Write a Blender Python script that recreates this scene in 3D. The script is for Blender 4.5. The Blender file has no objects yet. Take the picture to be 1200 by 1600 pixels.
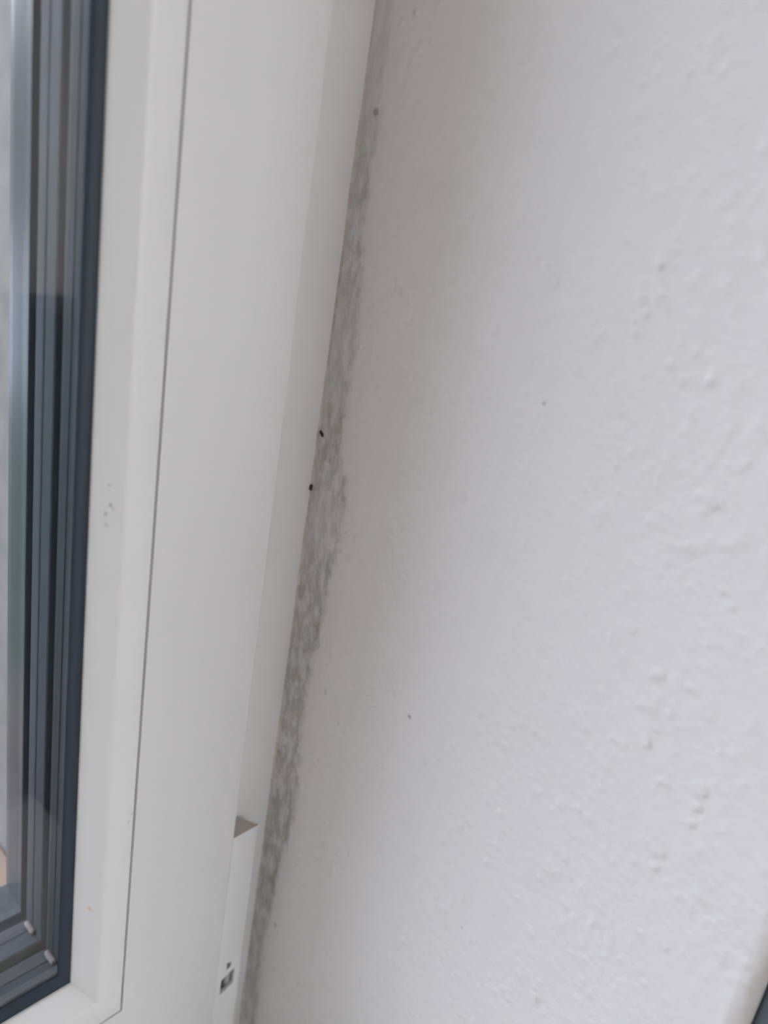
import bpy, bmesh, math, random
from mathutils import Vector, Matrix
random.seed(7)
S = bpy.context.scene
COL = S.collection

# ---------------------------------------------------------------- camera, light, exposure
ZC = 1.30                                   # camera height above the room floor
CAM = Vector((-0.20744, -0.2, ZC))
R = ((0.66951365, -0.12897427, 0.73151699),
     (-0.72616971, -0.32086788, 0.60804716),
     (0.15629787, -0.93830136, -0.30848264))
EXPOSURE = -0.36
SKY = 11.4
ROOM_LIGHT = 26.5
cd = bpy.data.cameras.new('camera')
cam = bpy.data.objects.new('camera', cd)
COL.objects.link(cam)
m3 = Matrix(((R[0][0], -R[0][1], -R[0][2]), (R[1][0], -R[1][1], -R[1][2]), (R[2][0], -R[2][1], -R[2][2])))
cam.matrix_world = Matrix.Translation(CAM) @ m3.to_4x4()
cd.sensor_fit = 'VERTICAL'
cd.sensor_height = 36.0
cd.lens = 36.0 * 1200 / 1600
cd.clip_start = 0.01
cd.dof.use_dof = True
cd.dof.focus_distance = 0.285
cd.dof.aperture_fstop = 6.5
S.camera = cam

S.view_settings.view_transform = 'Standard'
S.view_settings.look = 'None'
S.view_settings.gamma = 1
S.view_settings.exposure = EXPOSURE
S.cycles.use_denoising = True
S.cycles.adaptive_threshold = 0.02
S.cycles.max_bounces = 12
S.cycles.diffuse_bounces = 6
S.cycles.transparent_max_bounces = 24

w = bpy.data.worlds.new('overcast_sky')
S.world = w
w.use_nodes = True
nt = w.node_tree
bg = nt.nodes['Background']
tc = nt.nodes.new('ShaderNodeTexCoord')
sp = nt.nodes.new('ShaderNodeSeparateXYZ')
rp = nt.nodes.new('ShaderNodeValToRGB')
nt.links.new(tc.outputs['Generated'], sp.inputs[0])
nt.links.new(sp.outputs['Z'], rp.inputs[0])
rp.color_ramp.elements[0].position = 0.0
rp.color_ramp.elements[0].color = (0.615, 0.665, 0.74, 1)
rp.color_ramp.elements[1].position = 0.7
rp.color_ramp.elements[1].color = (0.915, 0.955, 1.0, 1)
nt.links.new(rp.outputs[0], bg.inputs[0])
bg.inputs[1].default_value = SKY

def area(name, loc, target, sx, sy, watts, color, portal=False):
    l = bpy.data.lights.new(name, 'AREA')
    l.shape = 'RECTANGLE'; l.size = sx; l.size_y = sy
    l.energy = watts; l.color = color
    o = bpy.data.objects.new(name, l); COL.objects.link(o)
    o.location = loc
    o.rotation_euler = (Vector(target) - Vector(loc)).to_track_quat('-Z', 'Y').to_euler()
    if portal: l.cycles.is_portal = True
    return o
# added fill light for the room side, at an unseen back wall opening
area('room_fill_light', (0.25, -3.92, 1.5), (0.25, 0, 1.5), 1.5, 1.3, ROOM_LIGHT, (1.0, 0.975, 0.93))
# portal: samples the sky through the window opening
area('sky_portal', (-0.55, 0.40, 1.6), (-0.55, -1, 1.6), 1.3, 1.7, 1.0, (1, 1, 1), True)

# ---------------------------------------------------------------- materials
def material(name, color, rough=0.5, spec=0.5, metallic=0.0):
    m = bpy.data.materials.new(name); m.use_nodes = True
    b = m.node_tree.nodes['Principled BSDF']
    b.inputs['Base Color'].default_value = (*color, 1)
    b.inputs['Roughness'].default_value = rough
    b.inputs['Specular IOR Level'].default_value = spec
    b.inputs['Metallic'].default_value = metallic
    return m

class N:
    """small node builder"""
    def __init__(s, m): s.t = m.node_tree; s.b = s.t.nodes['Principled BSDF']
    def put(s, sock, v):
        if isinstance(v, bpy.types.NodeSocket): s.t.links.new(v, sock)
        else: sock.default_value = v
    def pos(s):
        return s.t.nodes.new('ShaderNodeTexCoord').outputs['Object']
    def math(s, op, a, b=0.0, c=0.0, clamp=False):
        n = s.t.nodes.new('ShaderNodeMath'); n.operation = op; n.use_clamp = clamp
        for i, v in enumerate((a, b, c)): s.put(n.inputs[i], v)
        return n.outputs[0]
    def vmath(s, op, a, b):
        n = s.t.nodes.new('ShaderNodeVectorMath'); n.operation = op
        s.put(n.inputs[0], a); s.put(n.inputs[1], b)
        return n.outputs['Value'] if op in ('DISTANCE', 'LENGTH') else n.outputs[0]
    def noise(s, vec, scale, detail=2.0, rough=0.5):
        n = s.t.nodes.new('ShaderNodeTexNoise'); s.put(n.inputs['Vector'], vec)
        n.inputs['Scale'].default_value = scale; n.inputs['Detail'].default_value = detail; n.inputs['Roughness'].default_value = rough
        return n.outputs['Fac']
    def voronoi(s, vec, scale, smooth=True):
        n = s.t.nodes.new('ShaderNodeTexVoronoi'); s.put(n.inputs['Vector'], vec)
        n.feature = 'SMOOTH_F1' if smooth else 'F1'
        n.inputs['Scale'].default_value = scale
        return n.outputs['Distance']
    def sep(s, v):
        n = s.t.nodes.new('ShaderNodeSeparateXYZ'); s.put(n.inputs[0], v); return n.outputs
    def ramp(s, f, a, b):
        n = s.t.nodes.new('ShaderNodeMapRange'); n.interpolation_type = 'SMOOTHSTEP'
        s.put(n.inputs[0], f); n.inputs[1].default_value = a; n.inputs[2].default_value = b
        return n.outputs[0]
    def mix(s, f, a, b):
        n = s.t.nodes.new('ShaderNodeMix'); n.data_type = 'RGBA'
        s.put(n.inputs[0], f)
        for sock, v in ((n.inputs[6], a), (n.inputs[7], b)):
            s.put(sock, (*v, 1) if isinstance(v, tuple) and len(v) == 3 else v)
        return n.outputs[2]
    def bump(s, h, strength, dist, prev=None):
        n = s.t.nodes.new('ShaderNodeBump'); s.put(n.inputs['Height'], h)
        n.inputs['Strength'].default_value = strength; n.inputs['Distance'].default_value = dist
        if prev: s.put(n.inputs['Normal'], prev)
        return n.outputs[0]
    def spots(s, base, lst, vec):
        """little dirt marks at given places"""
        for (p, r, c, op) in lst:
            d = s.vmath('DISTANCE', vec, p)
            f = s.math('MULTIPLY', s.ramp(d, r, r * 0.35), op)
            base = s.mix(f, base, c)
        return base

PVC = (0.80, 0.795, 0.79)
def pvc(name, marks=(), tint=PVC):
    m = material(name, tint, 0.38, 0.4)
    n = N(m); p = n.pos()
    v = n.vmath('ADD', p, (0, 0, 0))
    wear = n.ramp(n.noise(p, 35, 4), 0.35, 0.75)
    base = n.mix(n.math('MULTIPLY', wear, 0.035), tint, (0.55, 0.54, 0.52))
    if marks:
        wob = n.t.nodes.new('ShaderNodeTexNoise'); n.put(wob.inputs['Vector'], p); wob.inputs['Scale'].default_value = 900
        off = n.vmath('SCALE', n.vmath('SUBTRACT', wob.outputs['Color'], (0.5, 0.5, 0.5)), (0, 0, 0))
        off.node.inputs['Scale'].default_value = 0.0012
        base = n.spots(base, marks, n.vmath('ADD', p, off))
    n.put(n.b.inputs['Base Color'], base)
    n.put(n.b.inputs['Normal'], n.bump(n.noise(p, 420, 2), 0.05, 0.0003))
    return m
G = (0.30, 0.30, 0.29)
bead_marks = [((-0.0919, 0.0045, ZC - 0.0771), 0.0008, G, .35), ((-0.0916, 0.0040, ZC - 0.0834), 0.0010, G, .55),
              ((-0.0923, 0.0051, ZC - 0.0866), 0.0011, G, .45), ((-0.0911, 0.0033, ZC - 0.0845), 0.0012, G, .25),
              ((-0.0921, 0.0048, ZC - 0.0901), 0.0013, G, .25),
              ((-0.0917, 0.0042, ZC - 0.2418), 0.0013, (0.62, 0.45, 0.28), .6),
              ((-0.0790, 0.0, ZC - 0.2024), 0.0008, G, .45), ((-0.0805, 0.0, ZC - 0.2054), 0.0008, G, .35)]
M_sash = pvc('white_upvc_sash', tint=(0.66, 0.656, 0.648))
M_frame = pvc('white_upvc_frame', tint=(0.72, 0.715, 0.705))
M_bead = pvc('white_upvc_bead', bead_marks, tint=(0.705, 0.703, 0.696))
M_hinge = pvc('white_hinge_plastic', tint=(0.72, 0.72, 0.71))
M_gasket = material('black_rubber_gasket', (0.016, 0.027, 0.042), 0.55, 0.4)
M_spacer = material('dark_grey_spacer', (0.032, 0.040, 0.047), 0.55, 0.10)
M_spacer2 = material('grey_spacer', (0.040, 0.048, 0.056), 0.55, 0.10)
M_anthracite = material('anthracite_foil', (0.025, 0.033, 0.040), 0.34, 0.17)
M_steel = material('dark_hinge_steel', (0.10, 0.12, 0.13), 0.35, 0.5, 0.7)
M_pin = material('grey_hinge_pin', (0.42, 0.43, 0.43), 0.4, 0.5, 0.3)
M_dust = pvc('dusty_hinge_top', tint=(0.54, 0.48, 0.43))
M_key = material('pale_corner_key', (0.12, 0.108, 0.105), 0.6)
n = N(M_gasket); n.put(n.b.inputs['Normal'], n.bump(n.noise(n.pos(), 300, 2), 0.1, 0.0004))
for mm in (M_spacer, M_spacer2, M_anthracite):
    n = N(mm); n.put(n.b.inputs['Normal'], n.bump(n.noise(n.pos(), 160, 3), 0.12, 0.0004))
n = N(M_steel); n.put(n.b.inputs['Roughness'], n.math('ADD', n.math('MULTIPLY', n.noise(n.pos(), 500), .2), .25))

def glass_mat():
    m = bpy.data.materials.new('window_glass'); m.use_nodes = True
    t = m.node_tree
    for x in list(t.nodes):
        if x.type != 'OUTPUT_MATERIAL': t.nodes.remove(x)
    out = [x for x in t.nodes if x.type == 'OUTPUT_MATERIAL'][0]
    tr = t.nodes.new('ShaderNodeBsdfTransparent'); tr.inputs[0].default_value = (0.972, 0.973, 0.982, 1)
    gl = t.nodes.new('ShaderNodeBsdfGlossy'); gl.inputs['Roughness'].default_value = 0.0
    fr = t.nodes.new('ShaderNodeFresnel'); 
    ge = t.nodes.new('ShaderNodeNewGeometry')          # same reflectance on both faces of a thin pane
    io = t.nodes.new('ShaderNodeMapRange'); io.inputs[3].default_value = 1.5; io.inputs[4].default_value = 1 / 1.5
    t.links.new(ge.outputs['Backfacing'], io.inputs[0]); t.links.new(io.outputs[0], fr.inputs['IOR'])
    mx = t.nodes.new('ShaderNodeMixShader')
    t.links.new(fr.outputs[0], mx.inputs[0]); t.links.new(tr.outputs[0], mx.inputs[1]); t.links.new(gl.outputs[0], mx.inputs[2])
    t.links.new(mx.outputs[0], out.inputs[0])
    return m
M_glass = glass_mat()

# mould edge on the reveal, faint top mostly painted corner shade: (height from camera, y where the mould strip ends)
MOULD_AND_SHADE = [(0.12, 0.0060, .05), (0.08, 0.0027, .25), (0.0517, 0.0022, .35), (0.0318, 0.0016, .65), (0.0151, 0.0020, .7), (-0.0063, -0.0004, .7),
         (-0.0219, -0.0020, .6), (-0.0452, -0.0026, .6), (-0.07, -0.0026, .9), (-0.0837, -0.0078, .7), (-0.1014, -0.0096, .6),
         (-0.1218, -0.0066, .85), (-0.1451, -0.0060, .9), (-0.1671, -0.0038, .9), (-0.193, -0.0028, .9), (-0.2149, -0.0048, .85),
         (-0.2311, -0.0060, .95), (-0.2494, -0.0048, .95), (-0.278, -0.0013, 1.0), (-0.2977, -0.0004, .9), (-0.3312, 0.0006, .75), (-0.3721, -0.0004, .7)]
def wall_material(name, mould=False):
    m = material(name, (0.80, 0.79, 0.783), 0.85, 0.15)
    n = N(m); p = n.pos()
    base = (0.80, 0.79, 0.783)
    base = n.mix(n.math('MULTIPLY', n.ramp(n.noise(p, 9, 3), .3, .7), .04), base, (0.70, 0.70, 0.70))
    # woodchip / roller texture
    # fine roller texture: small soft nubs, denser in places
    nub = n.ramp(n.voronoi(p, 215), .50, .05)
    where = n.ramp(n.noise(p, 60, 2), .38, .66)
    grain = n.noise(p, 330, 2, .45)
    h = n.math('ADD', n.math('MULTIPLY', n.math('MULTIPLY', nub, where), .55), n.math('ADD', n.math('MULTIPLY', n.noise(p, 190, 1), .40), n.math('MULTIPLY', grain, .35)))
    n.put(n.b.inputs['Normal'], n.bump(h, 0.64, 0.0014))
    if mould:
        xyz = n.sep(p)
        z = n.math('SUBTRACT', xyz[2], ZC)
        zz = n.math('DIVIDE', n.math('ADD', z, 0.40), 0.54)        # -0.40..0.14 -> 0..1
        def curve(col, f):
            c = n.t.nodes.new('ShaderNodeFloatCurve'); cu = c.mapping.curves[0]
            pts = sorted(((q[0] + 0.40) / 0.54, f(q[col])) for q in MOULD_AND_SHADE)
            pts = [(0, pts[0][1])] + pts + [(1, pts[-1][1])]
            cu.points[0].location = pts[0]; cu.points[1].location = pts[-1]
            for q in pts[1:-1]: cu.points.new(*q)
            c.mapping.update()
            n.put(c.inputs['Value'], zz)
            return c.outputs[0]
        edge = n.math('MULTIPLY', curve(1, lambda v: (v + 0.02) / 0.04), 0.04)   # = edge + .02
        dens = curve(2, lambda v: v)
        st = n.vmath('MULTIPLY', p, (1, 1, 0.38))                    # streaks run up the corner
        wob = n.math('MULTIPLY', n.math('SUBTRACT', n.noise(p, 210, 5, .65), .5), .0080)
        u = n.math('SUBTRACT', n.math('ADD', n.math('ADD', xyz[1], .02), wob), edge)   # >0 inside the strip
        mask = n.ramp(u, -0.0020, 0.0034)
        halo = n.math('MULTIPLY', n.ramp(u, -0.010, 0.002), .08)
        blot = n.ramp(n.noise(st, 240, 5, .7), .36, .62)
        fine = n.ramp(n.noise(st, 1100, 2, .6), .40, .66)
        rim = n.math('MULTIPLY', n.ramp(n.math('ABSOLUTE', n.math('SUBTRACT', u, .0032)), .0030, 0.0), .16)
        f = n.math('ADD', n.math('ADD', n.math('MULTIPLY', blot, .50), .13), n.math('ADD', n.math('MULTIPLY', fine, .12), rim), clamp=True)
        f = n.math('MULTIPLY', n.math('MULTIPLY', f, mask), dens)
        f = n.math('MAXIMUM', f, n.math('MULTIPLY', halo, dens))
        tone = n.mix(n.ramp(n.noise(p, 70, 3), .35, .65), (0.31, 0.295, 0.22), (0.30, 0.305, 0.26))
        base = n.mix(f, base, tone)
        D = (0.22, 0.21, 0.19)
        base = n.spots(base, [((0, 0.0052, ZC + 0.0468), .0018, D, .55), ((0, -0.0563, ZC - 0.1596), .0012, D, .5),
                              ((0, -0.0031, ZC - 0.3053), .0011, D, .6), ((0, -0.0829, ZC - 0.0334), .0010, D, .35),
                              ((0, 0.0105, ZC - 0.216), .0022, (0.42, 0.28, 0.18), .5),
                              ((0, -0.0975, ZC - 0.2277), .0008, D, .25)], p)
    n.put(n.b.inputs['Base Color'], base)
    return m
M_mould = wall_material('white_plaster_with_mould', True)
M_wall = wall_material('white_plaster')
def speckled(name, c1, c2, scale, rough=.8):
    m = material(name, c1, rough, .3); n = N(m); p = n.pos()
    n.put(n.b.inputs['Base Color'], n.mix(n.ramp(n.noise(p, scale, 4), .35, .65), c1, c2))
    n.put(n.b.inputs['Normal'], n.bump(n.noise(p, scale * 3, 3), .2, .002))
    return m
M_outer = speckled('exterior_render', (0.20, 0.195, 0.185), (0.17, 0.17, 0.165), 60)
M_outsill = speckled('exterior_sill', (0.26, 0.19, 0.14), (0.22, 0.16, 0.12), 30, .4)
M_sill = speckled('windowsill_white', (0.82, 0.81, 0.79), (0.79, 0.78, 0.76), 12, .3)
M_floor = material('oak_floor', (0.36, 0.25, 0.16), .4)
n = N(M_floor); p = n.pos()
n.put(n.b.inputs['Base Color'], n.mix(n.noise(n.vmath('MULTIPLY', p, (1, 12, 1)), 5, 5), (0.42, 0.30, 0.19), (0.28, 0.19, 0.12)))
M_grass = speckled('lawn_grass', (0.055, 0.08, 0.055), (0.08, 0.105, 0.07), 3)
M_paving = speckled('pale_paving', (0.40, 0.42, 0.46), (0.33, 0.35, 0.39), 1.5)
M_backdrop = speckled('dark_backdrop', (0.10, 0.11, 0.10), (0.16, 0.16, 0.14), .3)
M_charcoal = speckled('charcoal_laminate', (0.105, 0.135, 0.16), (0.12, 0.15, 0.175), 25, .45)
M_speck = material('black_speck', (0.03, 0.027, 0.022), .7)
n = N(M_speck); n.put(n.b.inputs['Base Color'], n.mix(n.noise(n.pos(), 2500), (0.02, 0.018, 0.015), (0.07, 0.06, 0.05)))
M_seal = speckled('aged_sealant', (0.62, 0.585, 0.55), (0.50, 0.455, 0.415), 180)

# ---------------------------------------------------------------- mesh helpers
def link(name, bm, mat, parent=None, smooth=False, autosmooth=None):
    bmesh.ops.recalc_face_normals(bm, faces=bm.faces)
    me = bpy.data.meshes.new(name); bm.to_mesh(me); bm.free()
    me.materials.append(mat)
    if smooth:
        for f in me.polygons: f.use_smooth = True
        if autosmooth: me.set_sharp_from_angle(angle=math.radians(autosmooth))
    o = bpy.data.objects.new(name, me); COL.objects.link(o)
    if parent: o.parent = parent
    return o
def tag(o, label=None, cat=None, kind=None, group=None):
    if label: o['label'] = label
    if cat: o['category'] = cat
    if kind: o['kind'] = kind
    if group: o['group'] = group
    return o
def empty(name, loc):
    o = bpy.data.objects.new(name, None); COL.objects.link(o); o.location = loc; o.empty_display_size = .05
    return o
def box(bm, x0, x1, y0, y1, z0, z1, bev=0.0, seg=3):
    vs = [bm.verts.new((x, y, z)) for x in (x0, x1) for y in (y0, y1) for z in (z0, z1)]
    fs = [bm.faces.new([vs[i] for i in q]) for q in ((0, 1, 3, 2), (4, 6, 7, 5), (0, 4, 5, 1), (2, 3, 7, 6), (0, 2, 6, 4), (1, 5, 7, 3))]
    if bev:
        es = list({e for f in fs for e in f.edges})
        bmesh.ops.bevel(bm, geom=es, offset=bev, segments=seg, affect='EDGES', profile=.5)
def prism(bm, pts, z0, z1):
    a = [bm.verts.new((x, y, z0)) for x, y in pts]; b = [bm.verts.new((x, y, z1)) for x, y in pts]
    k = len(pts)
    bm.faces.new(a); bm.faces.new(b)
    for i in range(k): bm.faces.new((a[i], a[(i + 1) % k], b[(i + 1) % k], b[i]))
def arc(cx, cy, r, a0, a1, k=6):
    return [(cx + r * math.cos(math.radians(a0 + (a1 - a0) * i / k)), cy + r * math.sin(math.radians(a0 + (a1 - a0) * i / k))) for i in range(k + 1)]

# window rectangle, everything measured as an inset u from the frame's outer edge
WX1, WX0 = 0.0, -1.16
WZ0, WZ1 = ZC - 0.394, ZC + 1.00
def corner(u, side_u_bottom=None):
    """four corners at inset u; bottom rail is a touch taller than the stiles"""
    db = ub(u)
    return ((WX1 - u, WZ0 + db), (WX1 - u, WZ1 - u), (WX0 + u, WZ1 - u), (WX0 + u, WZ0 + db))
def ub(u):
    # inset on the right stile -> height above the frame's bottom edge
    pts = ((0.0, 0.0), (0.0289, 0.039), (0.0785, 0.0945), (0.0893, 0.1068), (0.0965, 0.1145), (0.13, 0.148))
    for (a, b), (c, d) in zip(pts, pts[1:]):
        if a <= u <= c: return b + (d - b) * (u - a) / (c - a)
    return u
def ring(bm, prof, sides=(0, 1, 2, 3), closed=True, cap=False):
    """sweep profile [(u, y)] round the window rectangle with mitred corners"""
    k = len(prof)
    for s in sides:
        cols = []
        for c in (s, (s + 1) % 4):
            cols.append([bm.verts.new((corner(u)[c][0], y, corner(u)[c][1])) for u, y in prof])
        for i in range(k if closed else k - 1):
            j = (i + 1) % k
            bm.faces.new((cols[0][i], cols[0][j], cols[1][j], cols[1][i]))
        if cap:
            bm.faces.new(cols[0]); bm.faces.new(cols[1])
    if not cap: bmesh.ops.remove_doubles(bm, verts=bm.verts, dist=1e-6)

# ---------------------------------------------------------------- room shell
RY = -0.1895                                # room face of the window wall
OY = 0.34                                   # outer face
bm = bmesh.new()
pts = [(0.0, 0.085), (0.0, 0.012), (0.0, 0.0)]
pts += [(0.0, RY + 0.006)] + [(x, y) for x, y in arc(0.006, RY + 0.006, 0.006, 180, 270, 10)][1:]
pts += [(1.6, RY), (1.6, OY), (-0.05, OY), (-0.05, 0.085)]
prism(bm, pts, 0.0, 2.6)
wr = link('wall_right', bm, M_mould)
for f in wr.data.polygons:
    if f.center.x < -.02 or f.center.y > .07: f.material_index = 1
wr.data.materials.append(M_outer)
for f in wr.data.polygons:
    nrm = f.normal
    if abs(nrm.z) < .5 and f.center.x < 0.01 and -.2 < f.center.y < RY + .0062: f.use_smooth = True
tag(wr, 'white textured plaster reveal with a grey green mould strip along the window frame', 'wall', 'structure')

bm = bmesh.new()
box(bm, -3.2, WX0, RY, OY, 0, 2.6)                           # left of the window
box(bm, WX0, WX1, RY, OY, 0, WZ0 - 0.03)                     # parapet
box(bm, WX0, WX1, RY, OY, WZ1, 2.6)                          # lintel
tag(link('wall_front', bm, M_wall), 'white plaster wall under and around the window', 'wall', 'structure')
bm = bmesh.new()
box(bm, -3.2, 1.6, -4.1, -4.0, 0, .85); box(bm, -3.2, 1.6, -4.1, -4.0, 2.15, 2.6)
box(bm, -3.2, -.55, -4.1, -4.0, .85, 2.15); box(bm, 1.05, 1.6, -4.1, -4.0, .85, 2.15)
tag(link('wall_back', bm, M_wall), 'white back wall of the room with an opening added for the room light', 'wall', 'structure')
bm = bmesh.new(); box(bm, -3.3, -3.2, -4.1, OY, 0, 2.6)
tag(link('wall_left', bm, M_wall), 'white left wall of the room', 'wall', 'structure')
bm = bmesh.new(); box(bm, 1.6, 1.7, -4.1, OY, 0, 2.6)
tag(link('wall_side', bm, M_wall), 'white side wall at the right end of the room', 'wall', 'structure')
bm = bmesh.new(); box(bm, -3.3, 1.7, -4.1, OY, -.12, 0)
tag(link('floor', bm, M_floor), 'brown wooden floor of the room', 'floor', 'structure')
bm = bmesh.new(); box(bm, -3.3, 1.7, -4.1, OY, 2.6, 2.72)
tag(link('ceiling', bm, M_wall), 'white ceiling of the room', 'ceiling', 'structure')
bm = bmesh.new(); box(bm, WX0, WX1, RY - .03, .012, WZ0 - .03, WZ0, .004)
tag(link('trim_1', bm, M_sill), 'white inner windowsill board under the window', 'windowsill', 'structure')
# sealant bead where the frame meets the plaster
bm = bmesh.new()
prev = None; k = 420
for i in range(k + 1):
    z = WZ0 + (WZ1 - WZ0) * i / k
    a = .0006 + .0004 * math.sin(i * .21) * math.sin(i * .057 + 1) + random.uniform(-.0002, .0002)
    b = .0008 + .0006 * math.sin(i * .13 + 2) * math.sin(i * .031) + random.uniform(-.0002, .0002)
    a = max(a, .0003); b = max(b, .0003)
    cur = [bm.verts.new(v) for v in ((0, .012, z), (-a, .012, z), (-a * .45, .012 - b * .45, z), (0, .012 - b, z))]
    if prev:
        for q in range(4): bm.faces.new((prev[q], prev[(q + 1) % 4], cur[(q + 1) % 4], cur[q]))
    else: bm.faces.new(cur)
    prev = cur
bm.faces.new(prev)
tag(link('trim_2', bm, M_seal, smooth=True, autosmooth=50), 'thin uneven sealant joint between window frame and mouldy wall', 'sealant', 'structure')

# ---------------------------------------------------------------- window
win = empty('window_1', ((WX0 + WX1) / 2, .04, WZ0))
tag(win, 'white plastic window with dark outer frame and triple glazing', 'window', 'structure')
def part(name, bm, mat, parent=win, smooth=False, a=None):
    o = link(name, bm, mat, None, smooth, a)
    o.parent = parent
    if parent is win: o.matrix_parent_inverse = Matrix.Translation(-win.location)
    return o

# fixed frame
bm = bmesh.new()
ring(bm, [(0, .060), (0, .0125), (.0005, .012), (.0415, .012), (.0420, .0125), (.0420, .060)])
part('frame', bm, M_frame)
# sash: flat face, rounded outer edge, overlap flange and body
bm = bmesh.new()
U0, U1 = .0289, .0778
prof = [(U0, .0105)] + [(U0 + .0014 - .0014 * math.cos(t), .0014 - .0014 * math.sin(t)) for t in [math.pi / 2 * i / 5 for i in range(6)]]
prof += [(U1 - .0006, 0.0), (U1 - .00015, .0002), (U1, .0007), (U1, .0014), (.0784, .0016), (.0784, .0525), (.0440, .0525), (.0440, .0105)]
ring(bm, prof)
part('sash', bm, M_sash, smooth=True, a=40)
# glazing beads, one strip per side, mitred
prof = [(.0786, .0145), (.0786, .0007), (.0788, .0002), (.0793, 0)]
bx, by = .0888, 0.0
prof += [(.0876, 0.0), (.0884, .00008), (.0890, .0003), (.0895, .0008), (.0947, .0088), (.0950, .0093), (.0951, .0098), (.0951, .012), (.0951, .0145)]
for s in range(4):
    bm = bmesh.new(); ring(bm, prof, (s,), cap=True)
    part('glazing_bead', bm, M_bead, smooth=True, a=40)
# inner gasket
bm = bmesh.new()
ring(bm, [(.0940, .0125), (.0940, .0105), (.0955, .0101), (.0972, .0105), (.0987, .0115), (.0991, .0125)])
part('gasket', bm, M_gasket, smooth=True, a=50)
# glass panes
for y0, y1 in ((.0125, .0165), (.0305, .0345), (.0485, .0525)):
    bm = bmesh.new()
    u = .0830
    c = corner(u); box(bm, c[2][0], c[0][0], y0, y1, c[0][1], c[1][1])
    part('glass_pane', bm, M_glass)
# spacers between the panes
for y0, y1, mm in ((.0165, .0305, M_spacer), (.0345, .0485, M_spacer2)):
    bm = bmesh.new()
    e = .0003
    ring(bm, [(.0880, y0 + e), (.0949, y0 + e), (.0953, y0 + .0008), (.0953, y0 + .0060), (.0950, y0 + .0063), (.0950, y1 - .0063), (.0953, y1 - .0060), (.0953, y1 - .0008), (.0949, y1 - e), (.0880, y1 - e)])
    spc = part('spacer', bm, mm, smooth=True, a=30)
    for cc in range(4):
        bm = bmesh.new()
        x, z = corner(.0952)[cc]
        sx = -1 if cc in (0, 1) else 1; sz = 1 if cc in (0, 3) else -1
        box(bm, min(x, x + sx * .0024), max(x, x + sx * .0024), y0 + .004, y1 - .003, min(z, z + sz * .0024), max(z, z + sz * .0024), .0009)
        k = part('corner_key', bm, M_key, spc, smooth=True, a=60)
        k['label'] = 'pale corner connector'
# outer dark sash and frame
bm = bmesh.new()
ring(bm, [(.0790, .0530), (.0953, .0530), (.0953, .0550), (.0948, .0560), (.0946, .0600), (.0938, .0680), (.0932, .0725), (.0915, .0745), (.0560, .0745), (.0560, .0605), (.0790, .0605)])
o = part('outer_sash', bm, M_anthracite, smooth=True, a=35); o['label'] = 'glossy anthracite outer face of the sash'
bm = bmesh.new()
ring(bm, [(0, .0605), (.0550, .0605), (.0550, .0750), (.0530, .0845), (0, .0845)])
o = part('outer_frame', bm, M_anthracite, smooth=True, a=35); o['label'] = 'anthracite outer face of the fixed frame'

# hinge in the slot between sash and wall
hz = ZC - 0.243
hg = empty('hinge', (0, 0, 0)); hg.parent = win; hg.matrix_parent_inverse = Matrix.Translation(-win.location)
hg['label'] = 'white corner hinge with dark steel showing at its foot'
def hpart(name, bm, mat, **k):
    o = link(name, bm, mat, None, **k); o.parent = hg; return o
HX0, HX1, HY = -.0278, -.0142, .0022
bm = bmesh.new()
prism(bm, [(HX0, HY), (HX1 - .0006, HY), (HX1 - .0002, HY + .0002), (HX1, HY + .0006), (-.0188, .0120), (HX0, .0120)], ZC - 0.3167, hz)
o = hpart('cover', bm, M_hinge, smooth=True, autosmooth=40)
o.data.materials.append(M_dust)
for f in o.data.polygons:
    if f.normal.z > .9: f.material_index = 1
# lower cover: a front plate with two openings that show the steel pin behind
bm = bmesh.new()
zt, zb = ZC - 0.3167, ZC - 0.3770
xs_ = [HX0, -.0250, -.0226, -.0202, -.0176, HX1]
zs_ = [zt, ZC - .3178, ZC - .3216, ZC - .3252, ZC - .3345, zb]
holes = {(2, 1), (1, 3), (2, 3), (3, 3)}
gx, gz = len(xs_), len(zs_)
skew = lambda x, z: z + (.35 * (x + .0215) if zb < z < zt - .002 else 0)
fr_ = [[bm.verts.new((x, HY, skew(x, z))) for z in zs_] for x in xs_]
bk_ = [[bm.verts.new((x, HY + .0016, skew(x, z))) for z in zs_] for x in xs_]
solid = lambda i, j: 0 <= i < gx - 1 and 0 <= j < gz - 1 and (i, j) not in holes
for i in range(gx - 1):
    for j in range(gz - 1):
        if not solid(i, j): continue
        for g in (fr_, bk_): bm.faces.new((g[i][j], g[i + 1][j], g[i + 1][j + 1], g[i][j + 1]))
        for (di, dj, p0, p1) in ((-1, 0, (i, j), (i, j + 1)), (1, 0, (i + 1, j), (i + 1, j + 1)), (0, -1, (i, j), (i + 1, j)), (0, 1, (i, j + 1), (i + 1, j + 1))):
            if not solid(i + di, j + dj):
                bm.faces.new((fr_[p0[0]][p0[1]], fr_[p1[0]][p1[1]], bk_[p1[0]][p1[1]], bk_[p0[0]][p0[1]]))
prism(bm, [(HX1 - .0012, HY + .0016), (HX1, HY + .0016), (-.0185, .0120), (-.0197, .0120)], zb, zt)
box(bm, HX0, HX0 + .0012, HY + .0016, .0120, zb, zt)
hpart('lower_cover', bm, M_hinge)
bm = bmesh.new(); box(bm, HX0 + .0013, -.0176, HY + .0060, .0098, zb, zt - .0005)
hpart('bracket', bm, M_steel)['label'] = 'dark steel bracket inside the hinge'
bm = bmesh.new()
prism(bm, [(-.0192 + .0021 * math.cos(a), HY + .0036 + .0020 * math.sin(a)) for a in [2 * math.pi * i / 20 for i in range(20)]], ZC - .339, ZC - .3235)
hpart('pin', bm, M_pin, smooth=True, autosmooth=40)['label'] = 'grey metal hinge pin'

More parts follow.
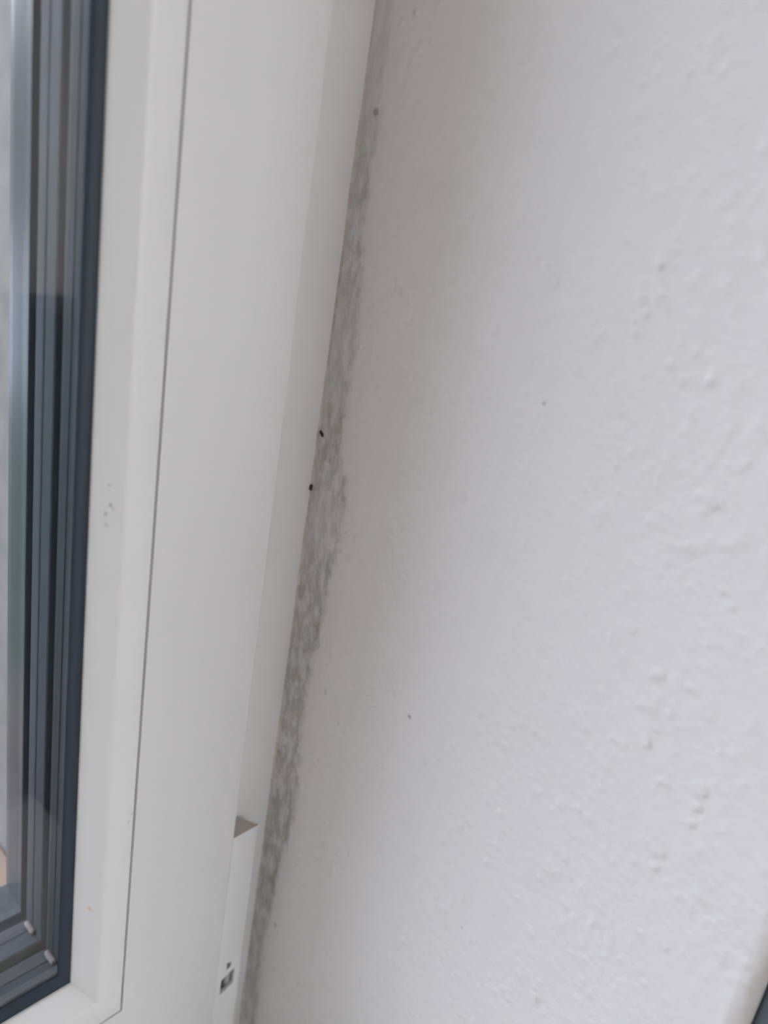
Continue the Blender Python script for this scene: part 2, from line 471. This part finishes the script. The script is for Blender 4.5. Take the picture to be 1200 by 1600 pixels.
# ---------------------------------------------------------------- outside
bm = bmesh.new(); box(bm, WX0, -.05, .0845, OY + .04, WZ0 + .005, WZ0 + .03, .003)
tag(link('trim_3', bm, M_outsill), 'beige outer windowsill beyond the glass', 'windowsill', 'structure')
bm = bmesh.new(); box(bm, -40, 40, OY, 13, -1.8, -1.6)
tag(link('ground', bm, M_grass), 'green lawn outside the window', 'ground', 'structure')
bm = bmesh.new(); box(bm, -60, 60, 13, 70, -1.8, -1.58)
tag(link('road', bm, M_paving), 'pale paving beyond the lawn', 'road', 'structure')
bm = bmesh.new()  # unseen rise, added and raised to darken reflections in the outer sash
random.seed(3)
xs = [-120 + 4 * i for i in range(61)]
top = [21 + 3 * math.sin(i * .35) + 1.5 * math.sin(i * .9 + 1) + random.uniform(-.6, .6) for i in range(61)]
rows = []
for i, x in enumerate(xs):
    rows.append([bm.verts.new((x, 70 + q * 9, -1.6 + top[i] * math.sin(math.pi * min(q, 4) / 4 * .62) * 1.08)) for q in range(5)] + [bm.verts.new((x, 110, -1.8))] + [bm.verts.new((x, 70, -1.8))])
for a, b in zip(rows, rows[1:]):
    for q in range(7): bm.faces.new((a[q], a[(q + 1) % 7], b[(q + 1) % 7], b[q]))
bm.faces.new(rows[0]); bm.faces.new(rows[-1])
tag(link('backdrop_rise', bm, M_backdrop), 'unseen dark rise added far outside to darken the sash reflections', 'backdrop_rise', 'structure')

# ---------------------------------------------------------------- charcoal cabinet beyond the wall edge
cab = empty('cabinet', (.36, RY - .065, 0))
tag(cab, 'dark charcoal furniture just past the white wall edge, in the lower right corner', 'furniture')
X0, X1, Y0, Y1, ZT = .0062, .76, RY - .13, RY - .0002, 1.24
def cpart(name, bm, mat, parent=cab):
    o = link(name, bm, mat, None, True, 40); o.parent = parent
    if parent is cab: o.matrix_parent_inverse = Matrix.Translation(-cab.location)
    return o
bm = bmesh.new(); box(bm, X0, X1, Y0 + .02, Y1, .08, ZT - .022, .0015)
cpart('body', bm, M_charcoal)
bm = bmesh.new(); box(bm, X0, X1, Y0 - .002, Y1, ZT - .022, ZT, .002)
cpart('top', bm, M_charcoal)
bm = bmesh.new(); box(bm, X0 + .02, X1 - .02, Y0 + .05, Y1, 0, .08)
cpart('plinth', bm, M_charcoal)
for a, b, hx in ((X0 + .002, (X0 + X1) / 2 - .0015, .345), ((X0 + X1) / 2 + .0015, X1 - .002, .425)):
    bm = bmesh.new(); box(bm, a, b, Y0, Y0 + .0195, .085, ZT - .026, .0015)
    d = cpart('door', bm, M_charcoal)
    bm = bmesh.new(); box(bm, hx, hx + .012, Y0 - .03, Y0 - .018, .60, .76, .003)
    box(bm, hx, hx + .012, Y0 - .02, Y0 + .001, .61, .622); box(bm, hx, hx + .012, Y0 - .02, Y0 + .001, .738, .75)
    h = link('handle', bm, M_steel, None, True, 40); h.parent = d; h.matrix_parent_inverse = Matrix.Translation(-cab.location)
    h.matrix_parent_inverse = Matrix.Identity(4)

# ---------------------------------------------------------------- two tiny black specks at the joint
def speck(loc, size, rot, seed, label):
    random.seed(seed)
    bm = bmesh.new(); bmesh.ops.create_icosphere(bm, subdivisions=3, radius=1)
    ph = [random.uniform(0, 6) for _ in range(6)]
    for v in bm.verts:
        c = v.co
        k = 1 + .22 * math.sin(3 * c.x + ph[0]) * math.cos(2.6 * c.y + ph[1]) + .16 * math.sin(5 * c.z + ph[2])
        v.co = Vector((c.x * size[0] * k, c.y * size[1] * k, c.z * size[2] * k))
    o = link('speck', bm, M_speck, smooth=True)
    o.location = loc; o.rotation_euler = (rot, 0, 0)
    tag(o, label, 'speck', group='black specks on the mouldy edge')
speck((-.0003, .0100, ZC - .0676), (.0005, .0007, .0013), -.75, 1, 'tiny black speck on the mould, higher of the two at the joint')
speck((-.0008, .0114, ZC - .0902), (.0005, .0006, .0012), .1, 5, 'tiny black speck on the sealant edge, lower of the two at the joint')
